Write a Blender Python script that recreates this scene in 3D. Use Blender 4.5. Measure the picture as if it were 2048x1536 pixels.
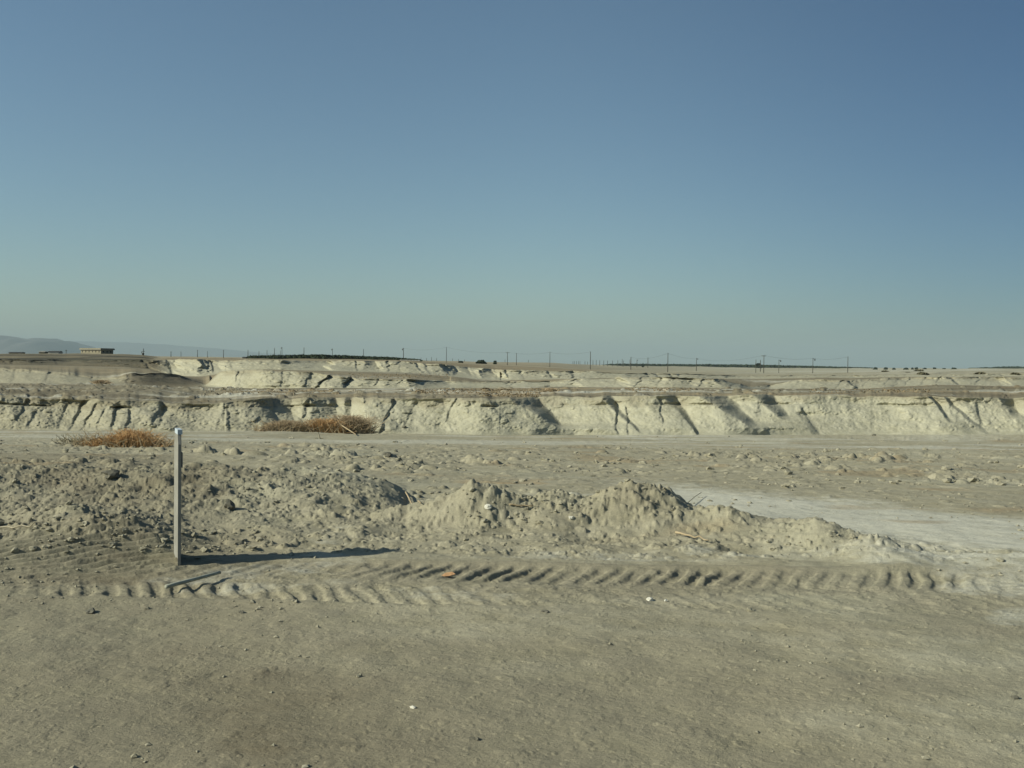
import bpy, math, random
import numpy as np
from mathutils import Vector, Matrix

for o in list(bpy.data.objects): bpy.data.objects.remove(o)
SC = bpy.context.scene
COL = SC.collection
R = math.radians
FPX = 1900.0                      # focal length in pixels of the 2048-wide photograph
CX, CY = 1024.0, 768.0
def hy(x): return 714.0 + 0.0117 * x      # height of eye level in the picture

# ------------------------------------------------------------------ camera
cd = bpy.data.cameras.new('camera')
cam = bpy.data.objects.new('camera', cd); COL.objects.link(cam); SC.camera = cam
cd.sensor_width = 36.0; cd.lens = FPX / 2048 * 36.0
cd.clip_start = 0.05; cd.clip_end = 120000
PITCH = math.atan((CY - hy(CX)) / FPX); ROLL = math.atan(0.0117)
cam.location = (0, 0, 0)
cam.matrix_world = Matrix.Rotation(R(90) - PITCH, 4, 'X') @ Matrix.Rotation(ROLL, 4, 'Z')

def at(px, py, y):
    """the point at depth y (metres ahead) that the photograph shows at pixel px, py"""
    v = cam.matrix_world.to_3x3() @ Vector(((px - CX) / FPX, -(py - CY) / FPX, -1.0))
    return v * (y / v.y)

# ------------------------------------------------------------------ sky and sun
SUN_EL, SUN_AZ = R(31), R(17)             # the sun stands to the left and a little behind the camera
L = Vector((math.cos(SUN_AZ) * math.cos(SUN_EL), math.sin(SUN_AZ) * math.cos(SUN_EL), -math.sin(SUN_EL)))
S = -L
w = bpy.data.worlds.new('World'); SC.world = w; w.use_nodes = True
nt = w.node_tree; nt.nodes.clear()
out = nt.nodes.new('ShaderNodeOutputWorld'); bg = nt.nodes.new('ShaderNodeBackground')
sky = nt.nodes.new('ShaderNodeTexSky'); sky.sky_type = 'NISHITA'; sky.sun_disc = False
sky.sun_elevation = SUN_EL; sky.sun_rotation = math.atan2(S.x, S.y)
sky.altitude = 0; sky.air_density = 1.0; sky.dust_density = 0.6; sky.ozone_density = 1.6
tint = nt.nodes.new('ShaderNodeMix'); tint.data_type = 'RGBA'; tint.blend_type = 'MULTIPLY'
tint.inputs[0].default_value = 1.0; tint.inputs[7].default_value = (0.94, 0.965, 0.93, 1)
nt.links.new(sky.outputs[0], tint.inputs[6])
# a tint deepens and darkens the sky towards the right, for the window's darkening
wt = nt.nodes.new('ShaderNodeTexCoord'); wx_ = nt.nodes.new('ShaderNodeSeparateXYZ'); nt.links.new(wt.outputs['Generated'], wx_.inputs[0])
wm = nt.nodes.new('ShaderNodeMapRange'); wm.interpolation_type = 'SMOOTHSTEP'; wm.inputs[1].default_value = -.02; wm.inputs[2].default_value = .56
nt.links.new(wx_.outputs[0], wm.inputs[0])
wc = nt.nodes.new('ShaderNodeMix'); wc.data_type = 'RGBA'; wc.inputs[6].default_value = (.70, .80, .82, 1); wc.inputs[7].default_value = (.27, .395, .52, 1)
nt.links.new(wm.outputs[0], wc.inputs[0])
w2 = nt.nodes.new('ShaderNodeMix'); w2.data_type = 'RGBA'; w2.blend_type = 'MULTIPLY'; w2.inputs[0].default_value = 1
nt.links.new(tint.outputs[2], w2.inputs[6]); nt.links.new(wc.outputs[2], w2.inputs[7]); nt.links.new(w2.outputs[2], bg.inputs[0])
nt.links.new(bg.outputs[0], out.inputs[0]); bg.inputs[1].default_value = 0.068

ld = bpy.data.lights.new('sun', 'SUN'); ld.energy = 3.5; ld.angle = R(1.0); ld.color = (1.0, 0.965, 0.80)
sun = bpy.data.objects.new('sun', ld); COL.objects.link(sun)
sun.rotation_euler = L.to_track_quat('-Z', 'Y').to_euler()
SC.view_settings.view_transform = 'Standard'; SC.view_settings.look = 'None'
SC.view_settings.exposure = 0.75; SC.view_settings.gamma = 1.0
SC.render.engine = 'CYCLES'; SC.cycles.volume_bounces = 1; SC.cycles.max_bounces = 6

# ------------------------------------------------------------------ noise
def hsh(ix, iy, seed):
    h = (ix.astype(np.int64) * 374761393 + iy.astype(np.int64) * 668265263 + seed * 1442695041) & 0xffffffff
    h = ((h ^ (h >> 13)) * 1274126177) & 0xffffffff
    h = ((h ^ (h >> 16)) * 2246822519) & 0xffffffff
    return ((h ^ (h >> 15)) & 0xffffff) / float(0xffffff)
def vn(x, y, seed=0):
    ix, iy = np.floor(x), np.floor(y); fx, fy = x - ix, y - iy
    fx = fx * fx * fx * (fx * (fx * 6 - 15) + 10); fy = fy * fy * fy * (fy * (fy * 6 - 15) + 10)
    a = hsh(ix, iy, seed); b = hsh(ix + 1, iy, seed); c = hsh(ix, iy + 1, seed); d = hsh(ix + 1, iy + 1, seed)
    return (a + (b - a) * fx + (c - a) * fy + (a - b - c + d) * fx * fy) * 2 - 1
def fbm(x, y, n=4, seed=0, g=0.5):
    s = 0; a = 1
    for k in range(n):
        s = s + a * vn(x * 2 ** k + 17.3 * k, y * 2 ** k - 9.1 * k, seed + k); a *= g
    return s
def clods(x, y, cell, seed, prob):
    """rounded lumps, one at most per cell; height in cells"""
    gx, gy = np.floor(x / cell), np.floor(y / cell); best = np.zeros_like(x)
    for ox in (-1, 0, 1):
        for oy in (-1, 0, 1):
            cx, cy = gx + ox, gy + oy
            jx = (cx + hsh(cx, cy, seed)) * cell; jy = (cy + hsh(cx, cy, seed + 1)) * cell
            r = cell * (0.18 + 0.42 * hsh(cx, cy, seed + 2) ** 2)
            on = hsh(cx, cy, seed + 3) < prob
            an = 3.14 * hsh(cx, cy, seed + 4); dx, dy = x - jx, y - jy
            e = 1 + 0.5 * hsh(cx, cy, seed + 5)
            u_ = (dx * np.cos(an) + dy * np.sin(an)) * e; v_ = (-dx * np.sin(an) + dy * np.cos(an)) / e ** .5
            q = 1 - (u_ * u_ + v_ * v_) / (r * r)
            best = np.maximum(best, np.where(on & (q > 0), np.sqrt(np.clip(q, 0, 1)) * r, 0))
    return best
def kn(x, pts):
    p = np.array(pts, float); return np.interp(x, p[:, 0], p[:, 1])
def sm(x, pts, wid=14):
    return (kn(x - wid, pts) + 2 * kn(x, pts) + kn(x + wid, pts)) / 4
def ss(a, b, x):
    t = np.clip((x - a) / (b - a), 0, 1); return t * t * (3 - 2 * t)

# ------------------------------------------------------------------ terrain
def columns():
    inner = np.linspace(-0.58, 0.58, 1500)
    q = np.linspace(0, 1, 91)[1:] ** 1.7
    side = 0.58 + q * 1.0
    return np.concatenate([-side[::-1], inner, side])
U = columns(); PX = CX + U * FPX; NC = len(U)
def zpx(y, d): return -(y - hy(PX)) / FPX * d     # height of what is drawn at picture row y at distance d

def ground_near(d):                                # the road shoulder falls away towards the bank
    return np.interp(d, [0, 9, 14, 20, 30, 45.5], [-1.70, -1.70, -1.80, -2.10, -2.62, -3.42])

# big layers: every pair is (picture column, picture row), each with its own real distance
base1 = sm(PX, [(0, 864), (300, 866), (700, 869), (1000, 871), (1500, 870), (2048, 869)])
top1 = sm(PX, [(0, 792), (60, 796), (150, 799), (300, 803), (350, 808), (420, 808), (450, 803), (500, 799), (700, 796), (900, 797), (1050, 797),
               (1100, 794), (1350, 792), (1500, 791), (1640, 790), (1800, 794), (2048, 797)], 8)
Ptop = ([(0, 0), (448, 0), (472, .6), (515, 1.0), (578, 3.0), (596, 2.1), (616, 2.0), (672, 3.7), (690, 2.9), (704, 3.2), (732, .5), (770, 0),
               (1056, -.4), (1160, .2), (1212, 0), (1300, .2), (1430, -.3),
               (1520, .2), (1640, 1.0), (1760, .7), (1850, .3), (1925, .4), (1990, .6), (2048, .3), (2300, 0)])
# gullies: column at the top, column at the foot, depth m, sharp side px, long side px, where it starts and ends in height
rg = random.Random(5)
G1 = [(1076, 1150, 2.5, 17, 70, .22, 1), (1224, 1290, 1.0, 8, 34, .1, 1), (1250, 1262, .25, 3, 10, 0, .7), (1352, 1400, 1.0, 9, 40, 0, 1), (1458, 1538, 2.6, 19, 60, .25, 1),
      (1545, 1612, 1.5, 14, 50, .4, 1), (1570, 1650, .7, 12, 50, 0, .5), (1590, 1640, .25, 3, 20, 0, .6), (1866, 1930, .8, 6, 25, .35, 1), (1895, 1985, .5, 7, 30, 0, 1), (1950, 1975, .25, 4, 14, .3, .8), (2032, 2050, 1.0, 10, 20, .5, 1),
      (2005, 2090, .25, 5, 30, 0, .8), (1228, 1240, .3, 3, 12, 0, .8), (1318, 1330, .2, 2, 10, .3, .9),
      (790, 762, .5, 4, 12, 0, 1), (735, 700, .35, 4, 16, 0, 1), (840, 800, .2, 4, 12, .2, .9), (915, 880, .25, 3, 12, .3, 1), (452, 466, .5, 5, 12, 0, .8),
      (172, 140, .5, 5, 12, 0, .95), (197, 164, .45, 4, 10, 0, .8), (236, 226, .5, 4, 10, 0, .8), (262, 256, .45, 4, 9, 0, .75), (214, 196, .3, 3, 8, 0, .7),
      (140, 118, .3, 5, 10, 0, .8), (90, 50, .3, 5, 14, .2, 1), (330, 300, .5, 5, 16, .3, 1), (332, 314, .4, 4, 9, .2, .8), (60, 20, .35, 4, 10, .3, 1),
      (620, 600, .4, 5, 12, .3, 1), (545, 560, .6, 6, 14, .2, 1), (2100, 2160, .6, 5, 30, 0, 1), (-60, -90, .5, 5, 30, 0, 1)]
for k in range(40):
    x = rg.uniform(-200, 1300) if k < 34 else rg.uniform(1850, 2250); s = -24 if x < 950 else 50
    G1.append((x, x + s * rg.uniform(.5, 1.3), rg.uniform(.03, .09), rg.uniform(3, 6), rg.uniform(6, 20), rg.uniform(0, .3), rg.uniform(.6, 1)))
def gul(t, lst, amp=1.0):
    P = np.zeros_like(t) * PX
    for (xt, xb, a, s, l, t0, t1) in lst:
        tt = float(t)
        if xt < 1000 and amp == 1.0 and lst is G1: a = a * .55
        env = ss(t0 - .08, t0 + .1, np.array(tt)) * (1 - ss(t1 - .02, t1 + .12, np.array(tt)) * (t1 < .99))
        if env <= 0: continue
        xg = xb + (xt - xb) * tt + 4 * vn(np.array([tt * 5 + xt]), np.array([xt * .37]), 3)[0]
        v = PX - xg; s = s * (.35 + 1.7 * tt) if a > .9 and s > 4.5 else s
        P = P + amp * a * env * np.where(v < 0, ss(-s * 1.6, 0, v), np.exp(-v / l))
    return P

rows_d, rows_z, rows_c = [], [], []                # c: pale, brown, dry, white
def row(d, z, pale=0, brown=0, dry=0, white=0):
    o = np.ones(NC)
    rows_d.append(d * o); rows_z.append(z * o); rows_c.append(np.stack([pale * o, brown * o, dry * o, white * o], 1))

# ---- section 1: from under the camera to the foot of the bank
berm_d = kn(PX, [(830, 10.2), (1350, 10.1), (1600, 9.4), (1750, 8.6), (1900, 8.2), (2200, 8.0)])
berm_y = sm(PX, [(-200, 1090), (700, 1075), (745, 1042), (800, 1026), (850, 1006), (890, 988), (925, 974), (955, 961), (985, 966), (1025, 986), (1060, 996), (1110, 988), (1150, 982), (1220, 978), (1270, 972), (1305, 968),
                 (1345, 985), (1380, 1018), (1440, 1016), (1490, 1034), (1540, 1042), (1600, 1034), (1640, 1040), (1690, 1066), (1750, 1086), (1810, 1104), (1860, 1120), (1950, 1160), (2400, 1200)], 5)
left_y = sm(PX, [(-300, 930), (0, 926), (120, 938), (260, 932), (380, 934), (450, 937), (560, 942), (640, 946), (700, 953), (760, 966), (800, 984), (835, 1012), (900, 1050), (2400, 1090)], 8)
low_y = sm(PX, [(-300, 1060), (0, 1054), (60, 1036), (150, 1028), (240, 1036), (330, 1062), (430, 1090), (2400, 1150)], 10)
def ridge(d, dc, wf, wb, H):
    v = d - dc
    return np.maximum(H, 0) * np.where(v < 0, np.exp(-(v / wf) ** 2), np.exp(-(v / wb) ** 2))
def near_height(d):
    dd = d * np.ones(NC); x = U * dd
    g = ground_near(dd)
    gb = ground_near(berm_d)
    H = zpx(berm_y, berm_d) - gb
    z = g + ridge(dd, berm_d, .46, .45, H)
    z = z + ridge(dd, 12.3 + 0 * U, 1.9, .9, (zpx(left_y, 12.3) - ground_near(12.3)))
    z = z + ridge(dd, 9.0 + 0 * U, .8, .9, (zpx(low_y, 9.0) - ground_near(9.0)))
    # low dark spoil heap at the right
    z = z + ridge(dd, 8.3 + 0 * U, .5, .4, 0.07 * ss(1650, 1800, PX) * (1 - ss(2200, 2400, PX)))
    heap = np.clip((z - g) / .35, 0, 1)
    # rough, lumpy surface
    wx = x + .15 * fbm(x * 2, dd * 2, 2, 71); wd = dd + .15 * fbm(x * 2, dd * 2, 2, 77)
    strip = ss(8.1, 8.6, dd) * (1 - ss(10.8, 11.8, dd)) * (1 - ss(5.0, 5.6, x + .8 * (dd - 8)))
    rough = .3 + .5 * heap + .6 * strip + .5 * ss(.1, .6, fbm(x * .35, dd * .5, 2, 5)) * (dd > 8.0)
    smooth_track = np.exp(-(np.abs(dd - (12.5 - .95 * (x - 2.4))) / 1.65) ** 3) * ss(1.3, 2.4, x + .3 * fbm(x * .8, dd, 2, 97)) * ss(8.0, 8.8, dd)
    smooth_far = ss(28, 33, dd)
    rough = rough * (1 - .75 * smooth_track) * (1 - .6 * smooth_far) * np.where(dd < 6.5, .8, 1)
    z = z + .030 * rough * fbm(wx * 1.3, wd * 1.5, 4, 11, .5)
    z = z + (.034 * heap + .022 * strip) * fbm(x * 2.6, dd * 3.0, 3, 15, .5)
    z = z + .045 * fbm(x * .28, dd * .42, 2, 91) * ss(10, 16, dd)
    cl = np.zeros(NC)
    if d < 16:
        cl = cl + .30 * clods(x, dd, .24, 31, .12 + .2 * heap + .1 * strip) * (.35 + .3 * heap + .25 * strip)
        cl = cl + .46 * clods(x, dd, .10, 41, .3 + .3 * heap + .15 * strip) * (.4 + .35 * heap + .25 * strip)
        if d < 8: cl = cl + .5 * clods(x, dd, .028, 57, .25)
        if d < 12: cl = cl + .5 * clods(x, dd, .055, 51, .3 + .3 * heap) * (.6 + .6 * heap + .3 * strip)
    if d > 12:
        cl = cl + .46 * clods(x, dd, .32, 61, .28) * ss(12, 17, dd) * (1 - .5 * smooth_far) + .4 * clods(x, dd, .16, 63, .3) * (1 - .6 * smooth_far)
        cl = cl + .3 * clods(x, dd, .6, 65, .10) * ss(15, 19, dd) * (1 - .8 * smooth_far)
    tr0 = ss(6.55, 6.7, dd) * (1 - ss(7.95, 8.15, dd))
    z = z + cl * np.clip(rough * 1.5, 0, 1.2) * (1 - .8 * smooth_track) * (1 - .3 * tr0)
    # tractor tyre track along the shoulder: a shallow trough with chevron lugs
    tc = 7.28 - .035 * (x + .5); v = (dd - tc)
    wid = .70
    inside = ss(wid, wid * .78, np.abs(v))
    lug = np.sin((x - np.abs(v) * .46 + .03 * vn(x * 5, dd * 4, 99)) / .172 * 2 * math.pi + .8 * vn(x * 1.3, dd * 1.1, 9))
    wear = np.clip(.75 + .7 * vn(x * .8, dd * 1.7, 8), .15, 1) * ss(-4.2, -2.9, x) * (1 - ss(3.2, 4.3, x)) * np.where(v < 0, 1 - .8 * ss(-.3, .5, x), 1 - .5 * (1 - ss(-1.9, -1.0, x)))
    z = z + inside * wear * (.0125 * np.tanh(lug * 1.6) * ss(.03, .2, np.abs(v)) * np.clip(.85 + .6 * vn(x * 1.9, dd * 2.1, 88), .25, 1.4) - .014)
    z = z + (.006 * fbm(x * 9, dd * 9, 2, 123) + .25 * clods(x, dd, .04, 131, .4)) * inside
    z = z + .02 * wear * np.exp(-((np.abs(v) - wid * 1.05) / .08) ** 2)
    # worn second track further left, smeared
    lf = 1 - ss(-3.3, -2.2, x)
    lug2 = np.sin((x * 1.0 - (dd - 8.3) * 1.6) / .26 * 2 * math.pi + 1.2 * vn(x * 2, dd * 2, 19))
    z = z + .022 * lf * lug2 * np.exp(-((dd - 8.1) / .7) ** 2)
    pale = .25 * heap + .35 * ss(.2, .8, fbm(x * .3 + 4, dd * .5, 3, 23))
    brown = .4 * heap * ss(-.3, .8, fbm(x * .9, dd * 1.2, 3, 29)) + .3 * (dd < 8) * ss(-.4, .4, fbm(x * .4, dd * .9, 3, 33)) + .45 * (1 - ss(-2.5, -.6, x + .4 * (dd - 7))) * (dd < 22)
    white = smooth_track * .95 + .6 * smooth_far * ss(-.5, .5, fbm(x * .15, dd * .8, 2, 37))+ .35 * ss(-1, 1.5, x) * (dd > 8.2) * (dd < 13) * ss(-.2, .5, fbm(x * .5, dd, 3, 38)) + .45 * ss(.3, .9, fbm(x * .5, dd * 1.1, 3, 39)) * (dd < 9.5) * ss(5.5, 6.6, dd)
    dry = .5 * ss(.55, 1.0, fbm(x * .45, dd * .9, 3, 43)) * (dd > 9)
    return z, np.clip(pale, 0, 1), np.clip(brown, 0, 1), np.clip(dry, 0, 1), np.clip(white, 0, 1)

ds = [.3, .8, 1.4, 2.0, 2.5, 3.0, 3.3, 3.6]
ds += list(1.0 / np.linspace(1 / 3.85, 1 / 13.0, 760))
ds += list(1.0 / np.linspace(1 / 13.0, 1 / 43.5, 270)[1:])
base_d = 45.5
foot = kn(PX, [(0, .0), (450, 0), (560, .9), (700, 1.3), (740, .3), (1000, 0), (1150, .8), (1300, .3), (1450, .3), (1640, .9), (1750, .9), (1900, 0), (2000, .3), (2300, 0)])
for d in ds:
    z, p, b, dr, wh = near_height(d)
    row(d, z, p, b, dr, wh)
xb = U * 45
D0 = base_d + foot + .25 * fbm(xb * .3, xb * 0, 3, 101)
n = 10                                              # apron up to the foot of the bank
z43, p43, b43, dr43, wh43 = near_height(43.5)
for j in range(1, n):
    t = j / n; d = 43.5 + (D0 - 43.5) * t
    row(d, z43 + (zpx(base1, D0) - z43) * (t * t * .6 + t * .4) + .015 * fbm(U * d * 2, d * 3, 3, 103), p43, b43, 0, wh43)

# ---- section 2: the bank
def face(D0, yb, run, yt, Pk, glist, nrows, sd, lip=.16, rough=1.0, brown_top=.5, crack=1.0, scale=1.0, palev=1.0, profile=.8, leanamp=1.0, dark=0.0):
    x = U * D0
    liprow = .05 * scale * fbm(x * 1.3 / scale, x * 0, 4, sd)           # jagged edge of the crust
    for j in range(nrows + 1):
        t = j / nrows
        if t < 1 - lip:
            q = t / (1 - lip); f = profile * q ** 1.0 + (.92 - profile) * q * q
        else:
            q = (t - (1 - lip)) / lip; f = .92 + .08 * q
        prof = t ** .9
        lean = np.where(PX < 450, -26, np.where(PX < 1000, 10, 95)) * leanamp * (1 - t)
        P = kn(PX - lean + 7 * fbm(t * 3 + PX * .03, PX * .02, 3, sd + 77), Pk) if not hasattr(Pk, 'shape') else Pk
        d = D0 + run * f + P * prof + gul(t, glist) * (0.3 + .7 * t) * scale
        yy = yb + (yt - yb) * t
        hgt = -(yy) / FPX * d
        env = min(1, t * 6) * min(1, (1 - t) * 12 + .25)
        mid = .30 * fbm(x * .35 / scale + t * .6, t * .9 + x * .02, 3, sd + 5)
        lumps = .075 * fbm(x * 1.5 / scale, t * 3.5, 4, sd + 9, .6) + .05 * np.abs(fbm(x * 3.5 / scale, t * 8 + 3, 3, sd + 19, .6))
        ls = np.ones(NC) * t * 2.6 * scale
        lump2 = -clods(x, ls, .42 * scale, sd + 21, .24 + .3 * (t > .6)) * .6 - clods(x, ls, .17 * scale, sd + 27, .4) * .6
        d = d + (mid + lumps * rough + lump2 * rough) * env * scale
        # crust overhang and broken lip
        if t > 1 - lip * 1.6:
            ov = np.clip(.15 + 1.1 * fbm(x * .7 / scale, x * 0 + sd, 4, sd + 13), 0, 1)
            e = ss(1 - lip * 1.6, 1 - lip * .9, t * np.ones(1))[0]
            d = d + scale * crack * (.34 * (1 - e) * ss(1 - lip * 1.6, 1 - lip * 1.3, t * np.ones(1))[0] * 2 - .16 * e) * ov
            z = zpx(yy, d) + liprow * e
        else:
            z = zpx(yy, d)
        br = brown_top * ss(.72, 1.0, np.ones(NC) * t + .14 * fbm(x / scale, t * 4, 3, sd + 31))
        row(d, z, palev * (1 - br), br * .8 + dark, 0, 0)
    return d, z
d1, z1 = face(D0, base1, kn(PX, [(440, 2.2), (490, 1.3), (700, 1.3), (740, 2.2)]), top1, Ptop, G1, 130, 200, rough=kn(PX, [(0, .9), (700, .8), (1050, .6), (2300, .7)]), crack=kn(PX, [(0, .9), (900, .75), (1100, .5), (2300, .5)]), palev=kn(PX, [(0, .35), (420, .5), (760, .85), (1050, 1)]), brown_top=kn(PX, [(0, .7), (1000, .45), (2300, .3)]))

# ---- section 3: bench behind it
f2 = sm(PX, [(-300, 765), (0, 766), (190, 768), (270, 769), (330, 771), (412, 774), (520, 777), (650, 776), (830, 777), (890, 776), (1000, 776), (1100, 773), (1150, 774),
             (1300, 775), (1450, 776), (1500, 778), (1550, 778), (1640, 777), (1720, 778), (1800, 773), (1900, 769), (2000, 772), (2300, 775)], 20)
D2 = kn(PX, [(-300, 84), (190, 80), (400, 84), (470, 76), (830, 71), (900, 76), (1100, 80), (1240, 76), (1450, 74), (1520, 76), (2300, 84)])
D2 = D2 + .8 * fbm(U * 20, U * 0, 3, 301)
z2 = zpx(f2, D2)
n = 80
for j in range(1, n + 1):
    t = j / n; tt = t
    d = d1 + (D2 - d1) * tt
    # even spacing in the picture, not on the ground
    yy = top1 + (f2 - top1) * t
    x = U * d
    z = z1 * (1 - t) + z2 * t
    lft = 1 - ss(380, 520, PX)
    z = z + (.05 + .05 * lft) * fbm(x * .35, d * .25, 4, 311) * min(1, t * 8) * min(1, (1 - t) * 8)
    z = z + .10 * lft * np.clip(fbm(x * .22, d * .5, 3, 317), 0, 1) * min(1, (1 - t) * 6) * min(1, t * 8)
    z = z + clods(x, d, .6, 321, .10 + .15 * lft) * .5 * min(1, (1 - t) * 8)
    nn = fbm(x * .10, d * .45, 4, 331)
    dryc = ss(.1, .7, fbm(x * .07 + 3, d * .35, 3, 341) + .55 * np.exp(-((PX - 560) / 120) ** 2) * (t > .4) + .9 * np.exp(-((PX - 1020) / 75) ** 2) * (t > .15)
              + .3 * np.exp(-((PX - 1300) / 80) ** 2) * (t > .5) - .55 * lft - .15)
    wht = ss(.25, .8, fbm(x * .12, d * .6, 3, 351)) * .9
    row(d, z, .1 + .3 * ss(0, .7, nn) , .75 + .4 * ss(.5, -.5, nn), dryc * .45, wht * (1 - .4 * lft))

# ---- section 4: the second bank and the spur at the left
f3 = sm(PX, [(-300, 735), (0, 737), (120, 744), (190, 756), (235, 756), (262, 748), (320, 746), (360, 751), (392, 763), (412, 770), (424, 757), (440, 744), (480, 740), (520, 739), (570, 742), (620, 745), (687, 754),
             (720, 756), (812, 759), (894, 762), (1000, 763), (1100, 762), (1150, 758), (1250, 755), (1400, 756), (1440, 759), (1475, 767), (1500, 773),
             (1540, 770), (1580, 762), (1640, 758), (1700, 760), (1750, 757), (1850, 754), (2048, 754), (2300, 754)], 5)
valley = sm(PX, [(-300, 0), (1480, 0), (1530, 6), (1600, 6), (2300, 8)], 10)       # the basin at the right lies behind the bench edge
D2b = D2 + kn(PX, [(0, .5), (1480, .5), (1540, 14), (2300, 18)])
z2b = zpx(f2 + valley, D2b)
for j in range(1, 9):
    t = j / 8
    row(D2 + (D2b - D2) * t, z2 + (z2b - z2) * t, .5 * t, .5 * (1 - t), 0, 0)
P2 = ([(0, 0), (235, 0), (262, 1), (412, 9), (425, 6), (450, 1.5), (520, 0), (655, 0), (820, 0), (832, 1.6), (892, 4.6), (915, 3), (1060, 1.5), (1150, 1.0), (1158, 1.8), (1232, 4.5), (1248, 2.0), (1330, .5),
             (1428, 0), (1436, 1.5), (1480, 5), (1540, 6), (1600, 2), (1700, 0), (1712, 1.5), (1800, 4), (1900, 0), (1990, 3), (2010, 0), (2300, 0)])
def rand_gul(seed, n, lean, a0, a1, s0=2, s1=5, l0=6, l1=26, x0=-200, x1=2250):
    r = random.Random(seed); g = []
    for k in range(n):
        x = r.uniform(x0, x1)
        g.append((x, x + lean * r.uniform(.4, 1.3), r.uniform(a0, a1), r.uniform(s0, s1), r.uniform(l0, l1), r.uniform(0, .2), 1))
    return g
G2 = rand_gul(21, 70, -16, .08, .35, 2, 4, 5, 18) + [(1700, 1720, 2, 4, 30, 0, 1), (1900, 1925, 1.5, 4, 30, 0, 1), (700, 690, 1.2, 4, 10, 0, 1), (660, 630, .9, 3, 10, 0, 1)]
rn2 = kn(PX, [(-300, 12), (190, 8), (262, 3.5), (412, 3.5), (450, 2.2), (1450, 2.0), (1540, 5), (2300, 6)])
sp = np.exp(-((PX - 325) / 75) ** 4)                                # the crusted spur, its shade painted dark into the soil colour
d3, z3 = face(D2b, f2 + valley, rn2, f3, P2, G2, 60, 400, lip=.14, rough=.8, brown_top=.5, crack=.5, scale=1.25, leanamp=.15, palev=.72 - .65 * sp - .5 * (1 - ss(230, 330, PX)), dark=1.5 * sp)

# ---- section 5: ground between the second and third bank
f5 = sm(PX, [(-300, 728), (0, 729), (100, 731), (250, 734), (300, 738), (345, 752), (400, 753), (450, 746), (480, 741), (520, 738.5), (620, 741), (750, 744), (830, 746), (900, 752), (950, 758), (1000, 761), (1150, 757.5), (1250, 755), (1440, 757),
             (1500, 758), (1560, 757), (1640, 755), (1700, 756), (1800, 754), (2300, 752)], 10)
D5 = kn(PX, [(-300, 120), (300, 121), (400, 115), (560, 113), (1000, 116), (1250, 120), (1500, 140), (2300, 150)])
z5 = zpx(f5, D5)
n = 34
for j in range(1, n + 1):
    t = j / n
    d = d3 + (D5 - d3) * t; x = U * d
    dip = -.9 * ss(900, 1100, PX) * math.sin(math.pi * t) - .3 * math.sin(math.pi * t) * (PX < 900) * (PX > 420)
    z = z3 + (z5 - z3) * t + dip * (d / 100) * (t < 1) + .07 * fbm(x * .2, d * .2, 3, 501) * min(1, (1 - t) * 5)
    dr = .7 * ss(.0, .6, fbm(x * .05, d * .2, 3, 503) + .3)
    row(d, z, .1, .85, dr * .35 * (1 - ss(1050, 1200, PX)), .5 * ss(.4, .9, fbm(x * .08, d * .3, 3, 507)))

# ---- section 6: the third bank
f6 = sm(PX, [(-300, 719), (0, 719), (200, 720), (300, 721), (330, 719), (400, 719.5), (430, 721), (500, 720), (570, 722), (640, 722), (700, 721.5), (780, 722), (850, 727), (900, 731), (950, 735), (1000, 739.5), (1100, 741.5), (1180, 743.5), (1250, 746),
             (1340, 748), (1400, 749), (1500, 752), (1600, 751), (1700, 751), (1800, 748), (1900, 749), (2300, 748)], 6)
P6 = ([(0, 0), (60, 0), (90, 4), (130, 8), (180, 2), (300, 0), (318, 3), (352, 8), (366, 2), (398, 1), (406, 3), (436, 6), (452, 2.5), (540, 1), (562, 1), (575, 3), (650, 11), (662, 4), (730, 1), (740, 3), (756, 5), (764, 1), (880, 1), (890, 3), (940, 12), (952, 9), (962, 5), (985, 12), (1004, 1), (1440, 0), (1470, 4), (1500, 2), (1620, 1), (1700, 4), (1720, 0), (1900, 3), (1910, 0), (2300, 0)])
G6 = rand_gul(61, 60, 10, .15, .7, 2, 4, 5, 18)
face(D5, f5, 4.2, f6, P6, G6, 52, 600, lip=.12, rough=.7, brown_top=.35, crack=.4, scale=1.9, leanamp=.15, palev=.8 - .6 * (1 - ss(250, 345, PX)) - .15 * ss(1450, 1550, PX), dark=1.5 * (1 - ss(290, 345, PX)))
d6, z6 = rows_d[-1], rows_z[-1]

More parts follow.
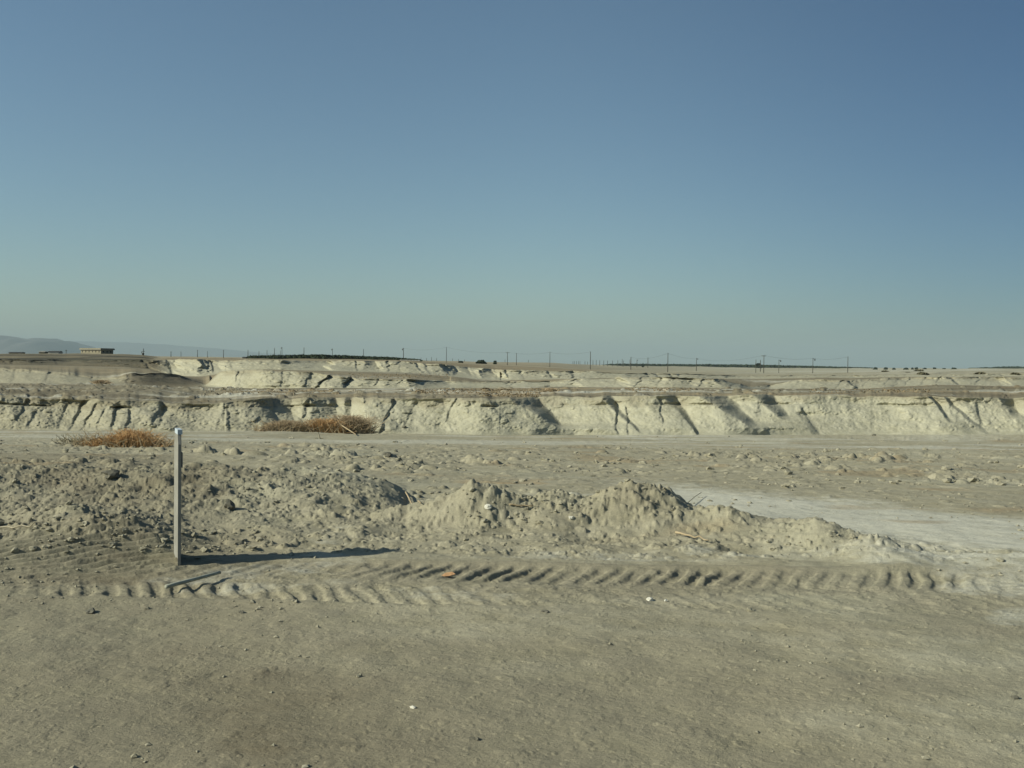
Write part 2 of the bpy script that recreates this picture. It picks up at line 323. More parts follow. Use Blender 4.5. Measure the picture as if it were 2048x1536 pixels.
# ---- section 7: the plain, out to the horizon
f7 = sm(PX, [(-300, 707), (0, 708), (160, 707.3), (250, 708.5), (285, 710.5), (303, 714), (315, 717.5), (340, 717.5), (470, 717.8), (500, 719.5), (640, 720.3), (780, 721), (850, 724.2), (900, 726), (1000, 731), (1100, 736), (1180, 742),
             (1262, 742.5), (1336, 746), (1450, 747.5), (1528, 749), (1696, 749.5), (1900, 745), (2300, 744)], 6)
D7 = kn(PX, [(-300, 300), (300, 290), (320, 420), (2300, 420)])
z7 = zpx(f7, D7)
n = 110
for j in range(1, n + 1):
    t = j / n
    d = d6 * (D7 / d6) ** t; x = U * d
    k = (np.log(d) - np.log(d6)) / (np.log(D7) - np.log(d6))
    lin = (d - d6) / (D7 - d6)
    yy = f6 + (f7 - f6) * (1 - d6 / d) / (1 - d6 / D7)
    z = zpx(yy, d)
    e = min(1, t * 6) * min(1, (1 - t) * 6)
    z = z + .30 * fbm(x * .045, d * .05, 4, 701) * e + .5 * np.clip(fbm(x * .03, d * .06, 3, 711) - .25, 0, 1) * e * ss(1300, 1500, PX)
    cut = ss(.25, .6, fbm(x * .035 + 5, d * .045, 3, 719)) * ss(1380, 1500, PX) * e
    z = z - 1.0 * cut
    plateau = 1 - ss(290, 320, PX)  # dark gravelly slope, its shading painted into the brown channel
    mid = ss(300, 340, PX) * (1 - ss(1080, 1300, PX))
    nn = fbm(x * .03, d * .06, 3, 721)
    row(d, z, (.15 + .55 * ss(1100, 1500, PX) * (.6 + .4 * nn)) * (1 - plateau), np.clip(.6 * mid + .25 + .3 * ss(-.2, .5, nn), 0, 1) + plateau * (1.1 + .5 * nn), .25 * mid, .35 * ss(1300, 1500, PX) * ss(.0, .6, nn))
f8 = sm(PX, [(-300, 712), (300, 713.5), (420, 715), (560, 716), (640, 716.5), (780, 719), (850, 722.5), (950, 725), (1030, 725.5), (1090, 726), (1150, 728.5), (1200, 731), (1300, 732.5), (1500, 735), (1700, 736.5), (1850, 737.4), (2048, 738.3), (2300, 741)], 10)
D8 = 3000.0 + 0 * U; z8 = zpx(f8, D8)
n = 90
for j in range(1, n + 1):
    t = j / n
    d = D7 * (D8 / D7) ** t; x = U * d
    yy = f7 + (f8 - f7) * (1 - D7 / d) / (1 - D7 / D8)
    z = zpx(yy, d) + .0009 * d * fbm(x * .012, d * .01, 4, 801) * min(1, (1 - t) * 5) * min(1, t * 5)
    nn = fbm(x * .006, d * .01, 3, 821)
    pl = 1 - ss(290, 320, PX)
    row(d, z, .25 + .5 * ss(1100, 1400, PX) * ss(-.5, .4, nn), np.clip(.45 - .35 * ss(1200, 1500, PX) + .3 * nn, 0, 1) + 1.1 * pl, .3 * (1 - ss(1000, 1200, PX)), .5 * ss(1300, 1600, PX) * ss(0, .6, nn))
for d, zz in ((3600, -6), (5000, -8), (8000, -8), (14000, -8), (22000, -8), (30000, -8)):
    row(d, np.minimum(zz, z8), .3, .5, 0, 0)

DD = np.array(rows_d); ZZ = np.array(rows_z); CC = np.array(rows_c); NR = len(rows_d)
XX = DD * U[None, :]
me = bpy.data.meshes.new('terrain')
nv = NR * NC; nf = (NR - 1) * (NC - 1)
me.vertices.add(nv); me.vertices.foreach_set('co', np.stack([XX, DD, ZZ], -1).astype(np.float32).ravel())
ii, jj = np.meshgrid(np.arange(NR - 1), np.arange(NC - 1), indexing='ij'); a = (ii * NC + jj).ravel()
me.loops.add(nf * 4); me.loops.foreach_set('vertex_index', np.stack([a, a + 1, a + NC + 1, a + NC], 1).astype(np.int32).ravel())
me.polygons.add(nf); me.polygons.foreach_set('loop_start', np.arange(0, nf * 4, 4, dtype=np.int32))
me.polygons.foreach_set('loop_total', np.full(nf, 4, np.int32)); me.polygons.foreach_set('use_smooth', np.ones(nf, bool))
at_ = me.attributes.new('cover', 'FLOAT_COLOR', 'POINT'); at_.data.foreach_set('color', CC.astype(np.float32).ravel())
me.update()
terrain = bpy.data.objects.new('ground', me); COL.objects.link(terrain); terrain['kind'] = 'structure'
print('terrain', NR, NC)
def gz(x, y):
    """height of the ground at x, y"""
    c = np.clip(np.searchsorted(U, x / y), 1, NC - 1); k = (x / y - U[c - 1]) / (U[c] - U[c - 1])
    c = c if k > .5 else c - 1
    r = np.argmax(DD[:, c] > y); r = max(r, 1)
    k = (y - DD[r - 1, c]) / max(DD[r, c] - DD[r - 1, c], 1e-6)
    return float(ZZ[r - 1, c] + (ZZ[r, c] - ZZ[r - 1, c]) * min(max(k, 0), 1))
def on(px, py, lo=2.0, hi=400.0):
    """the ground point seen at pixel px, py (first meeting of the view ray with the ground)"""
    c0 = at(px, py, 10.0); u = c0.x / 10; s = c0.z / 10
    c = int(np.clip(np.searchsorted(U, u), 1, NC - 1))
    hit = (ZZ[:, c] >= s * DD[:, c]) & (DD[:, c] > lo) & (DD[:, c] < hi)
    r = int(np.argmax(hit)); y = float(DD[r, c])
    return Vector((u * y, y, float(ZZ[r, c])))

# ------------------------------------------------------------------ materials
def mat(name):
    m = bpy.data.materials.new(name); m.use_nodes = True
    n = m.node_tree.nodes; b = n['Principled BSDF']; b.inputs['Roughness'].default_value = .95
    b.inputs['Specular IOR Level'].default_value = .15
    return m, n, m.node_tree.links, b
def noise(n, l, co, scale, detail=6, rough=.6, dist=0.0):
    t = n.new('ShaderNodeTexNoise'); t.inputs['Scale'].default_value = scale; t.inputs['Detail'].default_value = detail
    t.inputs['Roughness'].default_value = rough; t.inputs['Distortion'].default_value = dist
    l.new(co, t.inputs['Vector']); return t.outputs[0]
def ramp(n, l, fac, a, b, lo=0.0, hi=1.0):
    t = n.new('ShaderNodeMapRange'); t.inputs[1].default_value = a; t.inputs[2].default_value = b
    t.inputs[3].default_value = lo; t.inputs[4].default_value = hi; l.new(fac, t.inputs[0]); return t.outputs[0]
def mixc(n, l, fac, a, b, mode='MIX'):
    t = n.new('ShaderNodeMix'); t.data_type = 'RGBA'; t.blend_type = mode
    for s, v in ((0, fac), (6, a), (7, b)):
        if isinstance(v, (int, float)): t.inputs[s].default_value = v
        elif isinstance(v, tuple): t.inputs[s].default_value = (*v, 1)
        else: l.new(v, t.inputs[s])
    return t.outputs[2]
def mth(n, l, op, a, b=None):
    t = n.new('ShaderNodeMath'); t.operation = op; t.use_clamp = False
    for s, v in ((0, a), (1, b)):
        if v is None: continue
        if isinstance(v, (int, float)): t.inputs[s].default_value = v
        else: l.new(v, t.inputs[s])
    return t.outputs[0]

m, n, l, b = mat('desert_soil')
tc = n.new('ShaderNodeTexCoord'); co = tc.outputs['Object']
mp = n.new('ShaderNodeMapping'); mp.inputs['Scale'].default_value = (.75, 1, 1); l.new(co, mp.inputs[0]); cs = mp.outputs[0]
atn = n.new('ShaderNodeAttribute'); atn.attribute_name = 'cover'
sep = n.new('ShaderNodeSeparateColor'); l.new(atn.outputs['Color'], sep.inputs[0])
n_fine = noise(n, l, cs, 28, 8, .7); n_mid = noise(n, l, cs, 3.0, 6, .6); n_big = noise(n, l, co, .25, 5, .6); n_huge = noise(n, l, co, .02, 5, .6)
n_grit = noise(n, l, cs, 120, 3, .7)
soil = mixc(n, l, ramp(n, l, n_mid, .35, .65), (.275, .252, .170), (.345, .320, .228))
pale = mixc(n, l, ramp(n, l, n_mid, .35, .68), (.315, .302, .212), (.395, .38, .28))
pale = mixc(n, l, ramp(n, l, n_big, .4, .7, 0, .7), pale, (.33, .325, .25))
brown = mixc(n, l, ramp(n, l, n_big, .35, .65), (.150, .128, .082), (.215, .190, .130))
dryc = mixc(n, l, ramp(n, l, n_mid, .3, .7), (.25, .195, .11), (.31, .24, .14))
white = mixc(n, l, ramp(n, l, n_big, .35, .65), (.42, .415, .335), (.50, .49, .40))
c = mixc(n, l, sep.outputs[0], soil, pale)
def masked(attr, thr=.25): # break mask edges with noise
    s_ = mth(n, l, 'ADD', attr, ramp(n, l, n_mid, .3, .7, -thr, thr)); t = n.new('ShaderNodeClamp'); l.new(s_, t.inputs[0]); 
    return mth(n, l, 'MULTIPLY', t.outputs[0], ramp(n, l, attr, 0, .12))
c = mixc(n, l, masked(sep.outputs[1]), c, brown)
c = mixc(n, l, ramp(n, l, mth(n, l, 'ADD', sep.outputs[1], ramp(n, l, n_big, .3, .7, -.35, .35)), 1.15, 1.75), c, (.068, .064, .044))  # darkest soil: scrub and gravel tone, plus painted shade of plateau and spur
wf = mth(n, l, 'ADD', atn.outputs['Alpha'], ramp(n, l, noise(n, l, cs, 6.0, 9, .75), .32, .68, -.42, .42)); wcl = n.new('ShaderNodeClamp'); l.new(wf, wcl.inputs[0])
c = mixc(n, l, mth(n, l, 'MULTIPLY', wcl.outputs[0], ramp(n, l, atn.outputs['Alpha'], 0, .15)), c, white)
c = mixc(n, l, masked(sep.outputs[2], .35), c, dryc)
var = mth(n, l, 'MULTIPLY', ramp(n, l, n_fine, .25, .75, .84, 1.15), ramp(n, l, n_grit, .3, .7, .86, 1.12))
var = mth(n, l, 'MULTIPLY', var, ramp(n, l, n_huge, .35, .65, .92, 1.06))
vc = n.new('ShaderNodeCombineColor')
for k in range(3): l.new(var, vc.inputs[k])
c = mixc(n, l, 1.0, c, vc.outputs[0], 'MULTIPLY'); l.new(c, b.inputs['Base Color'])
h = mth(n, l, 'ADD', mth(n, l, 'MULTIPLY', n_fine, .014), mth(n, l, 'MULTIPLY', n_mid, .05))
h = mth(n, l, 'ADD', h, mth(n, l, 'MULTIPLY', n_grit, .005))
h = mth(n, l, 'ADD', h, mth(n, l, 'MULTIPLY', n_big, .35))
bp = n.new('ShaderNodeBump'); bp.inputs['Strength'].default_value = .75; bp.inputs['Distance'].default_value = 1.0
l.new(h, bp.inputs['Height']); l.new(bp.outputs[0], b.inputs['Normal'])
me.materials.append(m); SOIL = m

def simple(name, ca, cb, scale=6, rough=.9, bump=.0, sx=1):
    m, n, l, b = mat(name); tc = n.new('ShaderNodeTexCoord')
    f = noise(n, l, tc.outputs['Object'], scale, 5, .65); l.new(mixc(n, l, ramp(n, l, f, .32, .68), ca, cb), b.inputs['Base Color'])
    b.inputs['Roughness'].default_value = rough
    if bump:
        bp = n.new('ShaderNodeBump'); bp.inputs['Distance'].default_value = bump; l.new(f, bp.inputs['Height']); l.new(bp.outputs[0], b.inputs['Normal'])
    return m
M_clod = simple('dry_clod', (.20, .185, .13), (.34, .32, .235), 14, .95, .01)
M_white = simple('pale_stone', (.50, .49, .41), (.62, .60, .51), 20, .85, .005)
M_dark = simple('dark_stone', (.10, .098, .075), (.16, .15, .115), 20, .95, .006)
M_leaf = simple('orange_scrap', (.34, .20, .10), (.44, .27, .14), 40, .8)
M_pole = simple('weathered_pole', (.05, .05, .042), (.09, .085, .07), 3, .9)
M_wire = simple('cable', (.05, .05, .05), (.06, .06, .06), 3, .7)
M_tw_or = simple('orange_brush', (.42, .26, .12), (.60, .40, .20), 9, .9)
M_tw_br = simple('brown_brush', (.33, .25, .155), (.48, .38, .25), 9, .9)
M_tw_gr = simple('grey_brush', (.28, .25, .17), (.40, .36, .26), 6, .9)
M_branch = simple('bleached_branch', (.26, .20, .12), (.40, .33, .21), 9, .9)
M_stick = simple('grey_stick', (.24, .25, .20), (.36, .37, .30), 14, .85)
M_post = simple('marker_plastic', (.20, .195, .165), (.27, .265, .23), 7, .85)
M_cap = simple('marker_cap', (.36, .42, .46), (.46, .52, .56), 9, .6)
M_green = simple('dark_foliage', (.018, .028, .014), (.04, .055, .028), .4, .95)
M_shrub = simple('shrub_foliage', (.07, .07, .04), (.14, .125, .08), 1.5, .95)
M_wall = simple('raw_block_wall', (.22, .20, .14), (.29, .265, .185), .8, .95)
M_roof = simple('concrete_roof', (.20, .19, .15), (.26, .25, .20), .6, .95)
M_hole = simple('dark_opening', (.03, .03, .028), (.05, .048, .04), 1, .9)
M_shed = simple('pale_sheet', (.45, .45, .40), (.58, .57, .52), .5, .8)
M_red = simple('red_sheet', (.22, .07, .05), (.30, .10, .07), .5, .8)
M_rock = simple('mountain_rock', (.075, .075, .075), (.12, .12, .11), .002, 1)

# ------------------------------------------------------------------ mesh helpers
class MB:
    def __init__(s): s.v = []; s.f = []
    def add(s, v, f):
        k = len(s.v); s.v += [tuple(p) for p in v]; s.f += [tuple(i + k for i in q) for q in f]
    def box(s, x0, x1, y0, y1, z0, z1, M=None):
        v = [Vector((x, y, z)) for x in (x0, x1) for y in (y0, y1) for z in (z0, z1)]
        if M is not None: v = [M @ p for p in v]
        s.add(v, [(0, 1, 3, 2), (4, 6, 7, 5), (0, 4, 5, 1), (2, 3, 7, 6), (0, 2, 6, 4), (1, 5, 7, 3)])
    def tube(s, pts, rad, k=6):
        pts = [Vector(p) for p in pts]; rings = []
        for i, p in enumerate(pts):
            t = (pts[min(i + 1, len(pts) - 1)] - pts[max(i - 1, 0)])
            t = t.normalized() if t.length > 1e-9 else Vector((0, 0, 1))
            a = t.cross(Vector((0, 0, 1)) if abs(t.z) < .9 else Vector((1, 0, 0))).normalized(); b_ = t.cross(a)
            r = rad[i] if hasattr(rad, '__len__') else rad
            rings.append([p + (a * math.cos(2 * math.pi * q / k) + b_ * math.sin(2 * math.pi * q / k)) * r for q in range(k)])
        v = [p for rg_ in rings for p in rg_]; f = []
        for i in range(len(pts) - 1):
            for q in range(k): f.append((i * k + q, i * k + (q + 1) % k, (i + 1) * k + (q + 1) % k, (i + 1) * k + q))
        f.append(tuple(range(k))[::-1]); f.append(tuple((len(pts) - 1) * k + q for q in range(k)))
        s.add(v, f)
    def build(s, name, material, parent=None, smooth=False):
        m = bpy.data.meshes.new(name); m.from_pydata(s.v, [], s.f); m.materials.append(material)
        if smooth: m.polygons.foreach_set('use_smooth', [True] * len(m.polygons))
        o = bpy.data.objects.new(name, m); COL.objects.link(o)
        if parent: o.parent = parent
        return o
def tag(o, label=None, cat=None, group=None, kind=None):
    if label: o['label'] = label
    if cat: o['category'] = cat
    if group: o['group'] = group
    if kind: o['kind'] = kind
    return o
def empty(name, loc, rz=0):
    o = bpy.data.objects.new(name, None); o.location = loc; o.rotation_euler = (0, 0, rz); o.empty_display_size = .1; COL.objects.link(o); return o

ICO = None
def ico():
    global ICO
    if ICO is None:
        import bmesh
        bm = bmesh.new(); bmesh.ops.create_icosphere(bm, subdivisions=1, radius=1)
        bmesh.ops.subdivide_edges(bm, edges=bm.edges[:], cuts=1)
        bm.verts.ensure_lookup_table()
        ICO = (np.array([v.co[:] for v in bm.verts]), [tuple(v.index for v in f.verts) for f in bm.faces]); bm.free()
    return ICO
def rock(mb, c, sx, sy, sz, seed, rz=0):
    V, F = ico(); r = .95 + .42 * vn(V[:, 0] * 1.5 + seed * 3.1, V[:, 1] * 1.5 + V[:, 2] * 1.3 + seed, seed) + .18 * vn(V[:, 0] * 4 + seed, V[:, 2] * 4 + V[:, 1] * 3, seed + 2)
    P_ = V * r[:, None] * np.array([sx, sy, sz]); ca, sa = math.cos(rz), math.sin(rz)
    Q = np.stack([P_[:, 0] * ca - P_[:, 1] * sa + c[0], P_[:, 0] * sa + P_[:, 1] * ca + c[1], P_[:, 2] + c[2]], 1)
    mb.add(Q.tolist(), F)

# ------------------------------------------------------------------ roadside marker post, seen edge-on
pb = at(352, 1130, 7.9); pz = gz(pb.x, 7.9)
post = empty('marker_post', (pb.x, 7.95, pz), R(25)); tag(post, 'thin pale grey roadside marker post standing in the dirt, seen edge-on, casting a long shadow', 'marker post')
topz = at(352, 868, 7.95).z - pz
mb = MB(); pts = []
for k in range(9):                                   # bowed plastic blade, its wide side facing along the road
    a = (k / 8 - .5); pts.append((.016 * (1 - (2 * a) ** 2) - .008, a * .32))
v = []; f = []
for zi, (z, sc) in enumerate(((-.15, 1), (topz * .5, 1), (topz * .93, 1), (topz, .72))):
    for (x, y) in pts: v.append((x - .011, y * sc, z))
    for (x, y) in pts[::-1]: v.append((x + .011, y * sc, z))
for zi in range(3):
    for q in range(18): f.append((zi * 18 + q, zi * 18 + (q + 1) % 18, (zi + 1) * 18 + (q + 1) % 18, (zi + 1) * 18 + q))
f.append(tuple(range(54, 72)))
mb.add(v, f); mb.build('blade', M_post, post)
mb = MB(); zc = topz + .004; mb.box(-.019, .019, -.115, .115, zc, zc + .04); mb.build('cap', M_cap, post)
mb = MB(); mb.box(.0235, .0265, -.07, .07, topz * .74, topz * .86); mb.build('reflector', M_cap, post)

# ------------------------------------------------------------------ sticks and branches on the ground
def stick(name, label, p0, p1, r0, r1, material, lift=.02, bend=.03, seg=7, lift_end=None, cat='stick'):
    a = on(*p0); c_ = on(*p1); rr = random.Random(int(p0[0])); P_ = []
    le = lift if lift_end is None else lift_end
    for k in range(seg + 1):
        t = k / seg; p = a.lerp(c_, t)
        z = gz(p.x, p.y) * (1 if lift_end is None else 0) + (p.z if lift_end is not None else 0)
        P_.append((p.x + rr.uniform(-1, 1) * bend * .3, p.y + rr.uniform(-1, 1) * bend, z + lift + (le - lift) * t + abs(rr.uniform(0, 1)) * bend * .2))
    o0 = Vector(P_[0]); mb = MB()
    mb.tube([Vector(q) - o0 for q in P_], [r0 + (r1 - r0) * k / seg for k in range(seg + 1)], 7)
    o = mb.build(name, material, smooth=True); o.location = o0; return tag(o, label, cat)
stick('stick', 'straight pale grey stick lying on the ground in front of the marker post', (332, 1184), (440, 1157), .016, .013, M_stick, .035, .002, lift_end=.045)
stick('twig', 'long thin dark twig lying at the left edge of the picture on the low mound', (-30, 1056), (72, 1052), .009, .005, M_tw_gr, .02, .02)
stick('twig', 'dark curved twig reaching right from the top of the highest clod heap', (1328, 986), (1402, 993), .008, .004, M_tw_gr, .05, .02)
stick('twig', 'reddish brown twig lying in front of the earth bank below the dark hollow', (1352, 1072), (1418, 1088), .012, .006, M_branch, .03, .02)
stick('branch', 'short pale branch slanting down beside the first clod heap', (812, 992), (842, 1012), .012, .006, M_branch, .04, .02, cat='branch')
stick('branch', 'bleached branch poking out of the right end of the brown brush heap', (655, 853), (712, 872), .035, .02, M_branch, .5, .02, lift_end=.06, cat='branch')
stick('twig', 'pale twig lying flat in front of the long clod bank, right of its middle', (1020, 1013), (1068, 1015), .010, .006, M_branch, .02, .02)
g = on(640, 878); mb = MB(); mb.tube([(0, 0, -.03), (-.03, 0, .12), (-.08, 0, .25)], [.03, .022, .015], 6); mb.tube([(0, 0, .02), (.12, .02, .03)], .018, 5)
o = mb.build('twig', M_tw_gr); o.location = g; tag(o, 'small dark twig sticking up from the ground before the brown brush heap', 'twig')

# ------------------------------------------------------------------ stones one can point to
STONES = [
 (1298, 1200, .035, .02, M_white, 'bright white stone lying below the tyre track right of centre'),
 (1332, 1202, .015, .010, M_white, 'tiny white chip right of the bright white stone'),
 (180, 1226, .050, .022, M_dark, 'dark flat stone on the ground at the left below the grey stick'),
 (482, 1226, .026, .014, M_dark, 'small dark stone below the pale straight stick'),
 (1090, 1224, .034, .010, M_dark, 'small flat dark scrap of stone below the chevron tyre track'),
 (1500, 1222, .032, .018, M_clod, 'pale round clod at the right below the end of the tyre track'),
 (718, 1354, .018, .014, M_clod, 'small brown pebble alone on the smooth foreground soil'),
 (955, 1480, .012, .009, M_dark, 'dark pebble near the bottom edge of the picture, centre'),
 (825, 1416, .018, .008, M_white, 'pale flat pebble in the smooth foreground below the centre'),
 (2030, 1398, .022, .014, M_dark, 'dark pebble in the foreground at the right edge'),
 (775, 915, .12, .08, M_dark, 'bluish dark clod on the flat ground left of the first clod heap'),
 (460, 1016, .07, .05, M_dark, 'dark lump half buried in the middle of the left mound'),
 (222, 953, .13, .07, M_dark, 'dark clod on the back slope of the left mound, left of the marker post'),
 (1420, 940, .09, .06, M_clod, 'grey clod alone on the tan soil behind the highest clod heap'),
 (1577, 949, .11, .07, M_clod, 'brown clod at the edge of the pale track, right of centre'),
 (1572, 976, .09, .06, M_clod, 'clod lying on the near side of the pale track'),
 (1706, 1076, .035, .025, M_clod, 'whitish stone on the crest of the low bank at the right'),
 (978, 1017, .05, .035, M_white, 'pale stone in front of the first clod heap'),
 (1748, 871, .11, .06, M_dark, 'dark stone at the foot of the long pale bank, right of centre'),
 (1143, 1042, .035, .025, M_white, 'light stone in front of the middle of the clod bank'),
 (1850, 900, .10, .06, M_clod, 'tan clod on the flat ground at the right before the bank'),
 (130, 905, .10, .08, M_clod, 'grey clod just in front of the orange brush at the left'),
 (808, 855, .14, .10, M_dark, 'dark stone lying on the lower slope of the bank right of the crack'),
]
for k, (px, py, r, hgt, mt, lab) in enumerate(STONES):
    p = on(px, py); mb = MB(); rock(mb, (0, 0, hgt * .3), r, r * .8, hgt, 11 + k, k * .7)
    o = mb.build('stone', mt, smooth=False); o.location = p; tag(o, lab, 'stone')
p = on(896, 1156); mb = MB()
mb.add([(-.055, 0, 0), (-.02, .02, .02), (.03, .018, .028), (.06, .0, .015), (.02, -.02, .006), (-.03, -.018, .0),
        (-.055, 0, .003), (-.02, .02, .023), (.03, .018, .031), (.06, .0, .018), (.02, -.02, .009), (-.03, -.018, .003)],
       [(5, 4, 3, 2, 1, 0), (6, 7, 8, 9, 10, 11)] + [(q, (q + 1) % 6, 6 + (q + 1) % 6, 6 + q) for q in range(6)])
o = mb.build('scrap', M_leaf); o.location = p + Vector((0, 0, .012)); tag(o, 'small orange scrap lying on the chevron tyre track', 'litter')

# loose clods, far too many to count
mb = MB(); rr = random.Random(3)
for k in range(8000):
    if k % 2: px, py = rr.uniform(-250, 2300), 1080 + 520 * rr.random() ** 1.3
    else: px, py = rr.uniform(-250, 2300), rr.uniform(872, 1110)
    p = on(px, py)
    if p.y > 44.5 or p.y < 3.2: continue
    if 6.6 < p.y < 8.0 and -3 < p.x < 3.4 and rr.random() < .8: continue
    if vn(np.array([p.x * .7]), np.array([p.y * .9]), 6)[0] < rr.uniform(-.3, .8) + (.15 if p.y < 6.5 else 0): continue
    s = rr.lognormvariate(0, .5) * (.009 if p.y < 7 else .016 if p.y < 14 else .035)
    s = min(s, .10 if p.y > 14 else .035 if p.y > 8 else .02); V, F = ico() if s > .03 else (None, None)
    if V is not None: rock(mb, (p.x, p.y, p.z + s * .05), s * rr.uniform(.9, 1.5), s, s * rr.uniform(.5, .8), k % 97 + 1, rr.uniform(0, 6))
    else:
        a_ = [rr.uniform(.6, 1.3) for _ in range(6)]; q = rr.uniform(0, 6); z = p.z + s * .15
        mb.add([(p.x + math.cos(q) * s * a_[0], p.y + math.sin(q) * s * a_[0], z), (p.x + math.cos(q + 1.6) * s * a_[1], p.y + math.sin(q + 1.6) * s * a_[1], z + s * .1), (p.x + math.cos(q + 3.1) * s * a_[2], p.y + math.sin(q + 3.1) * s * a_[2], z),
                (p.x + math.cos(q + 4.7) * s * a_[3], p.y + math.sin(q + 4.7) * s * a_[3], z), (p.x + s * .2, p.y, z + s * .6 * a_[4]), (p.x, p.y, z - s * .6)],
               [(0, 1, 4), (1, 2, 4), (2, 3, 4), (3, 0, 4), (1, 0, 5), (2, 1, 5), (3, 2, 5), (0, 3, 5)])
o = mb.build('loose_clods', M_clod); tag(o, 'loose clods and pebbles scattered over the bare soil', 'gravel', kind='stuff')

# ------------------------------------------------------------------ dry brush
def brush(name, label, px0, px1, py_base, height_px, nt, material, seed, cat='dry bush', group=None, flat=.35, thick=.006, extra=None, depth=None, crown=None, parts='twigs'):
    pc = on((px0 + px1) / 2, py_base); d = depth or pc.y
    W = (px1 - px0) / FPX * d; H = height_px / FPX * d
    root = empty(name, (pc.x, d, gz(pc.x, d))); rr = random.Random(seed); mb = MB()
    for k in range(nt):
        u0 = rr.gauss(0, .27); u0 = max(-.5, min(.5, u0)); x0 = u0 * W * .8; y0 = rr.uniform(-.28, .28) * min(W, 1.6)
        dirx = rr.choice((-1, 1)) * rr.uniform(.1, 1) * (1 - flat) + rr.uniform(-1, 1) * flat * 2
        env = math.sqrt(max(.05, 1 - (2 * u0) ** 2)) * (crown(u0 + .5) if crown else 1)
        Lh = H * env * rr.uniform(.45, 1.1); Lx = H * rr.uniform(.3, 1.3) * dirx; Ly = rr.uniform(-.4, .4) * H * 1.2
        P_ = []; z0 = gz(pc.x + x0, d + y0) - root.location.z
        for q in range(5):
            t = q / 4
            P_.append((x0 + Lx * t + rr.uniform(-.05, .05) * H, y0 + Ly * t, z0 - .02 + Lh * math.sin(t * rr.uniform(1.5, 2.3)) + rr.uniform(-.05, .05) * H * t))
        mb.tube(P_, [thick * (1.4 - t * .25) for t in range(5)], 3)
    mb.build(parts, material, root)
    mb = MB()
    for k in range(nt // 9):                       # bleached stems standing out of the tangle
        x0 = max(-.5, min(.5, rr.gauss(0, .3))) * W; y0 = rr.uniform(-.35, .1) * min(W, 1.6); z0 = gz(pc.x + x0, d + y0) - root.location.z
        dx = rr.uniform(-1, 1) * H * 1.3; hh = H * rr.uniform(.4, 1.15)
        mb.tube([(x0, y0, z0 - .02), (x0 + dx * .4, y0, z0 + hh * .5), (x0 + dx, y0 + rr.uniform(-.2, .2) * H, z0 + hh * rr.uniform(.7, 1.1))], [thick * 1.5, thick * 1.1, thick * .6], 3)
    mb.build('stems', M_branch, root)
    tag(root, label, cat, group); return root
b1 = brush('dry_bush', 'low orange tumbleweed brush behind the marker post, left of it', 165, 345, 893, 30, 1500, M_tw_or, 1, thick=.008, crown=lambda t: .75 + .4 * ss(.2, .6, np.array(t)))
mb = MB(); rr = random.Random(9)
for k in range(130):
    x0 = rr.uniform(-1.7, -1.0); P_ = [(x0 + rr.uniform(-.1, .1), rr.uniform(-.2, .2), .0)]
    dx = rr.uniform(-.45, .45)
    for q in (1, 2, 3): P_.append((x0 + dx * q / 3, P_[0][1] + rr.uniform(-.1, .1), .10 * q * rr.uniform(.3, 1.1)))
    mb.tube(P_, .008, 3)
mb.build('dead_stems', M_tw_gr, b1)
b2 = brush('dry_bush', 'flat brown brush heap, leftmost and lowest at the foot of the shaded bank', 478, 600, 867, 23, 1300, M_tw_br, 2, depth=44.6, thick=.010, group='dry brush heaps at the foot of the bank')
b3 = brush('dry_bush', 'tangled reddish brush heap in the middle of the row below the shaded bank', 575, 680, 868, 28, 1300, M_tw_or, 3, depth=44.7, thick=.010, group='dry brush heaps at the foot of the bank')
b4 = brush('dry_bush', 'tallest, rounded greyish brown bush at the right end of the brush heaps', 655, 738, 868, 36, 1500, M_tw_br, 4, depth=45.0, thick=.010, group='dry brush heaps at the foot of the bank')
for (px, py, w_, h_, dd_, lab) in ((288, 792, 60, 16, 46.5, None), ):
    pass
brush('dry_bush', 'small rusty tuft on the far crest of the dark spur at the left', 228, 262, 757, 9, 300, M_tw_br, 6, thick=.03, depth=80.5)
brush('dry_bush', 'low brown bush on the bench just right of the orange grass patch', 1082, 1118, 784, 8, 400, M_tw_br, 7, thick=.02)

# dry grass on the benches: far too fine to count
mb = MB(); rr = random.Random(8)
def tuft_area(px0, px1, py0, py1, nt, hgt):
    for k in range(nt):
        p = on(rr.uniform(px0, px1), rr.uniform(py0, py1), 46, 130)
        if p.y < 47: continue
        for q in range(3):
            a_ = rr.uniform(0, 6.28); dx, dy = math.cos(a_), math.sin(a_); ww = .05
            hh = hgt * rr.uniform(.5, 1.2); lx, ly = rr.uniform(-.12, .12), rr.uniform(-.12, .12)
            mb.add([(p.x - dx * ww, p.y - dy * ww, p.z - .02), (p.x + dx * ww, p.y + dy * ww, p.z - .02), (p.x + dx * ww * .3 + lx, p.y + ly, p.z + hh), (p.x - dx * ww * .3 + lx, p.y + ly, p.z + hh)], [(0, 1, 2, 3)])
tuft_area(960, 1080, 778, 794, 450, .04); tuft_area(830, 1000, 779, 787, 200, .05); tuft_area(430, 680, 778, 788, 160, .04); tuft_area(1250, 1380, 777, 783, 120, .05)
tuft_area(1620, 1860, 779, 786, 150, .05); tuft_area(700, 900, 748, 756, 220, .06)
o = mb.build('dry_grass', simple('dry_grass_blades', (.25, .19, .11), (.33, .26, .16), .3, .95)); tag(o, 'rust coloured dry grass in patches on the benches', 'grass', kind='stuff')

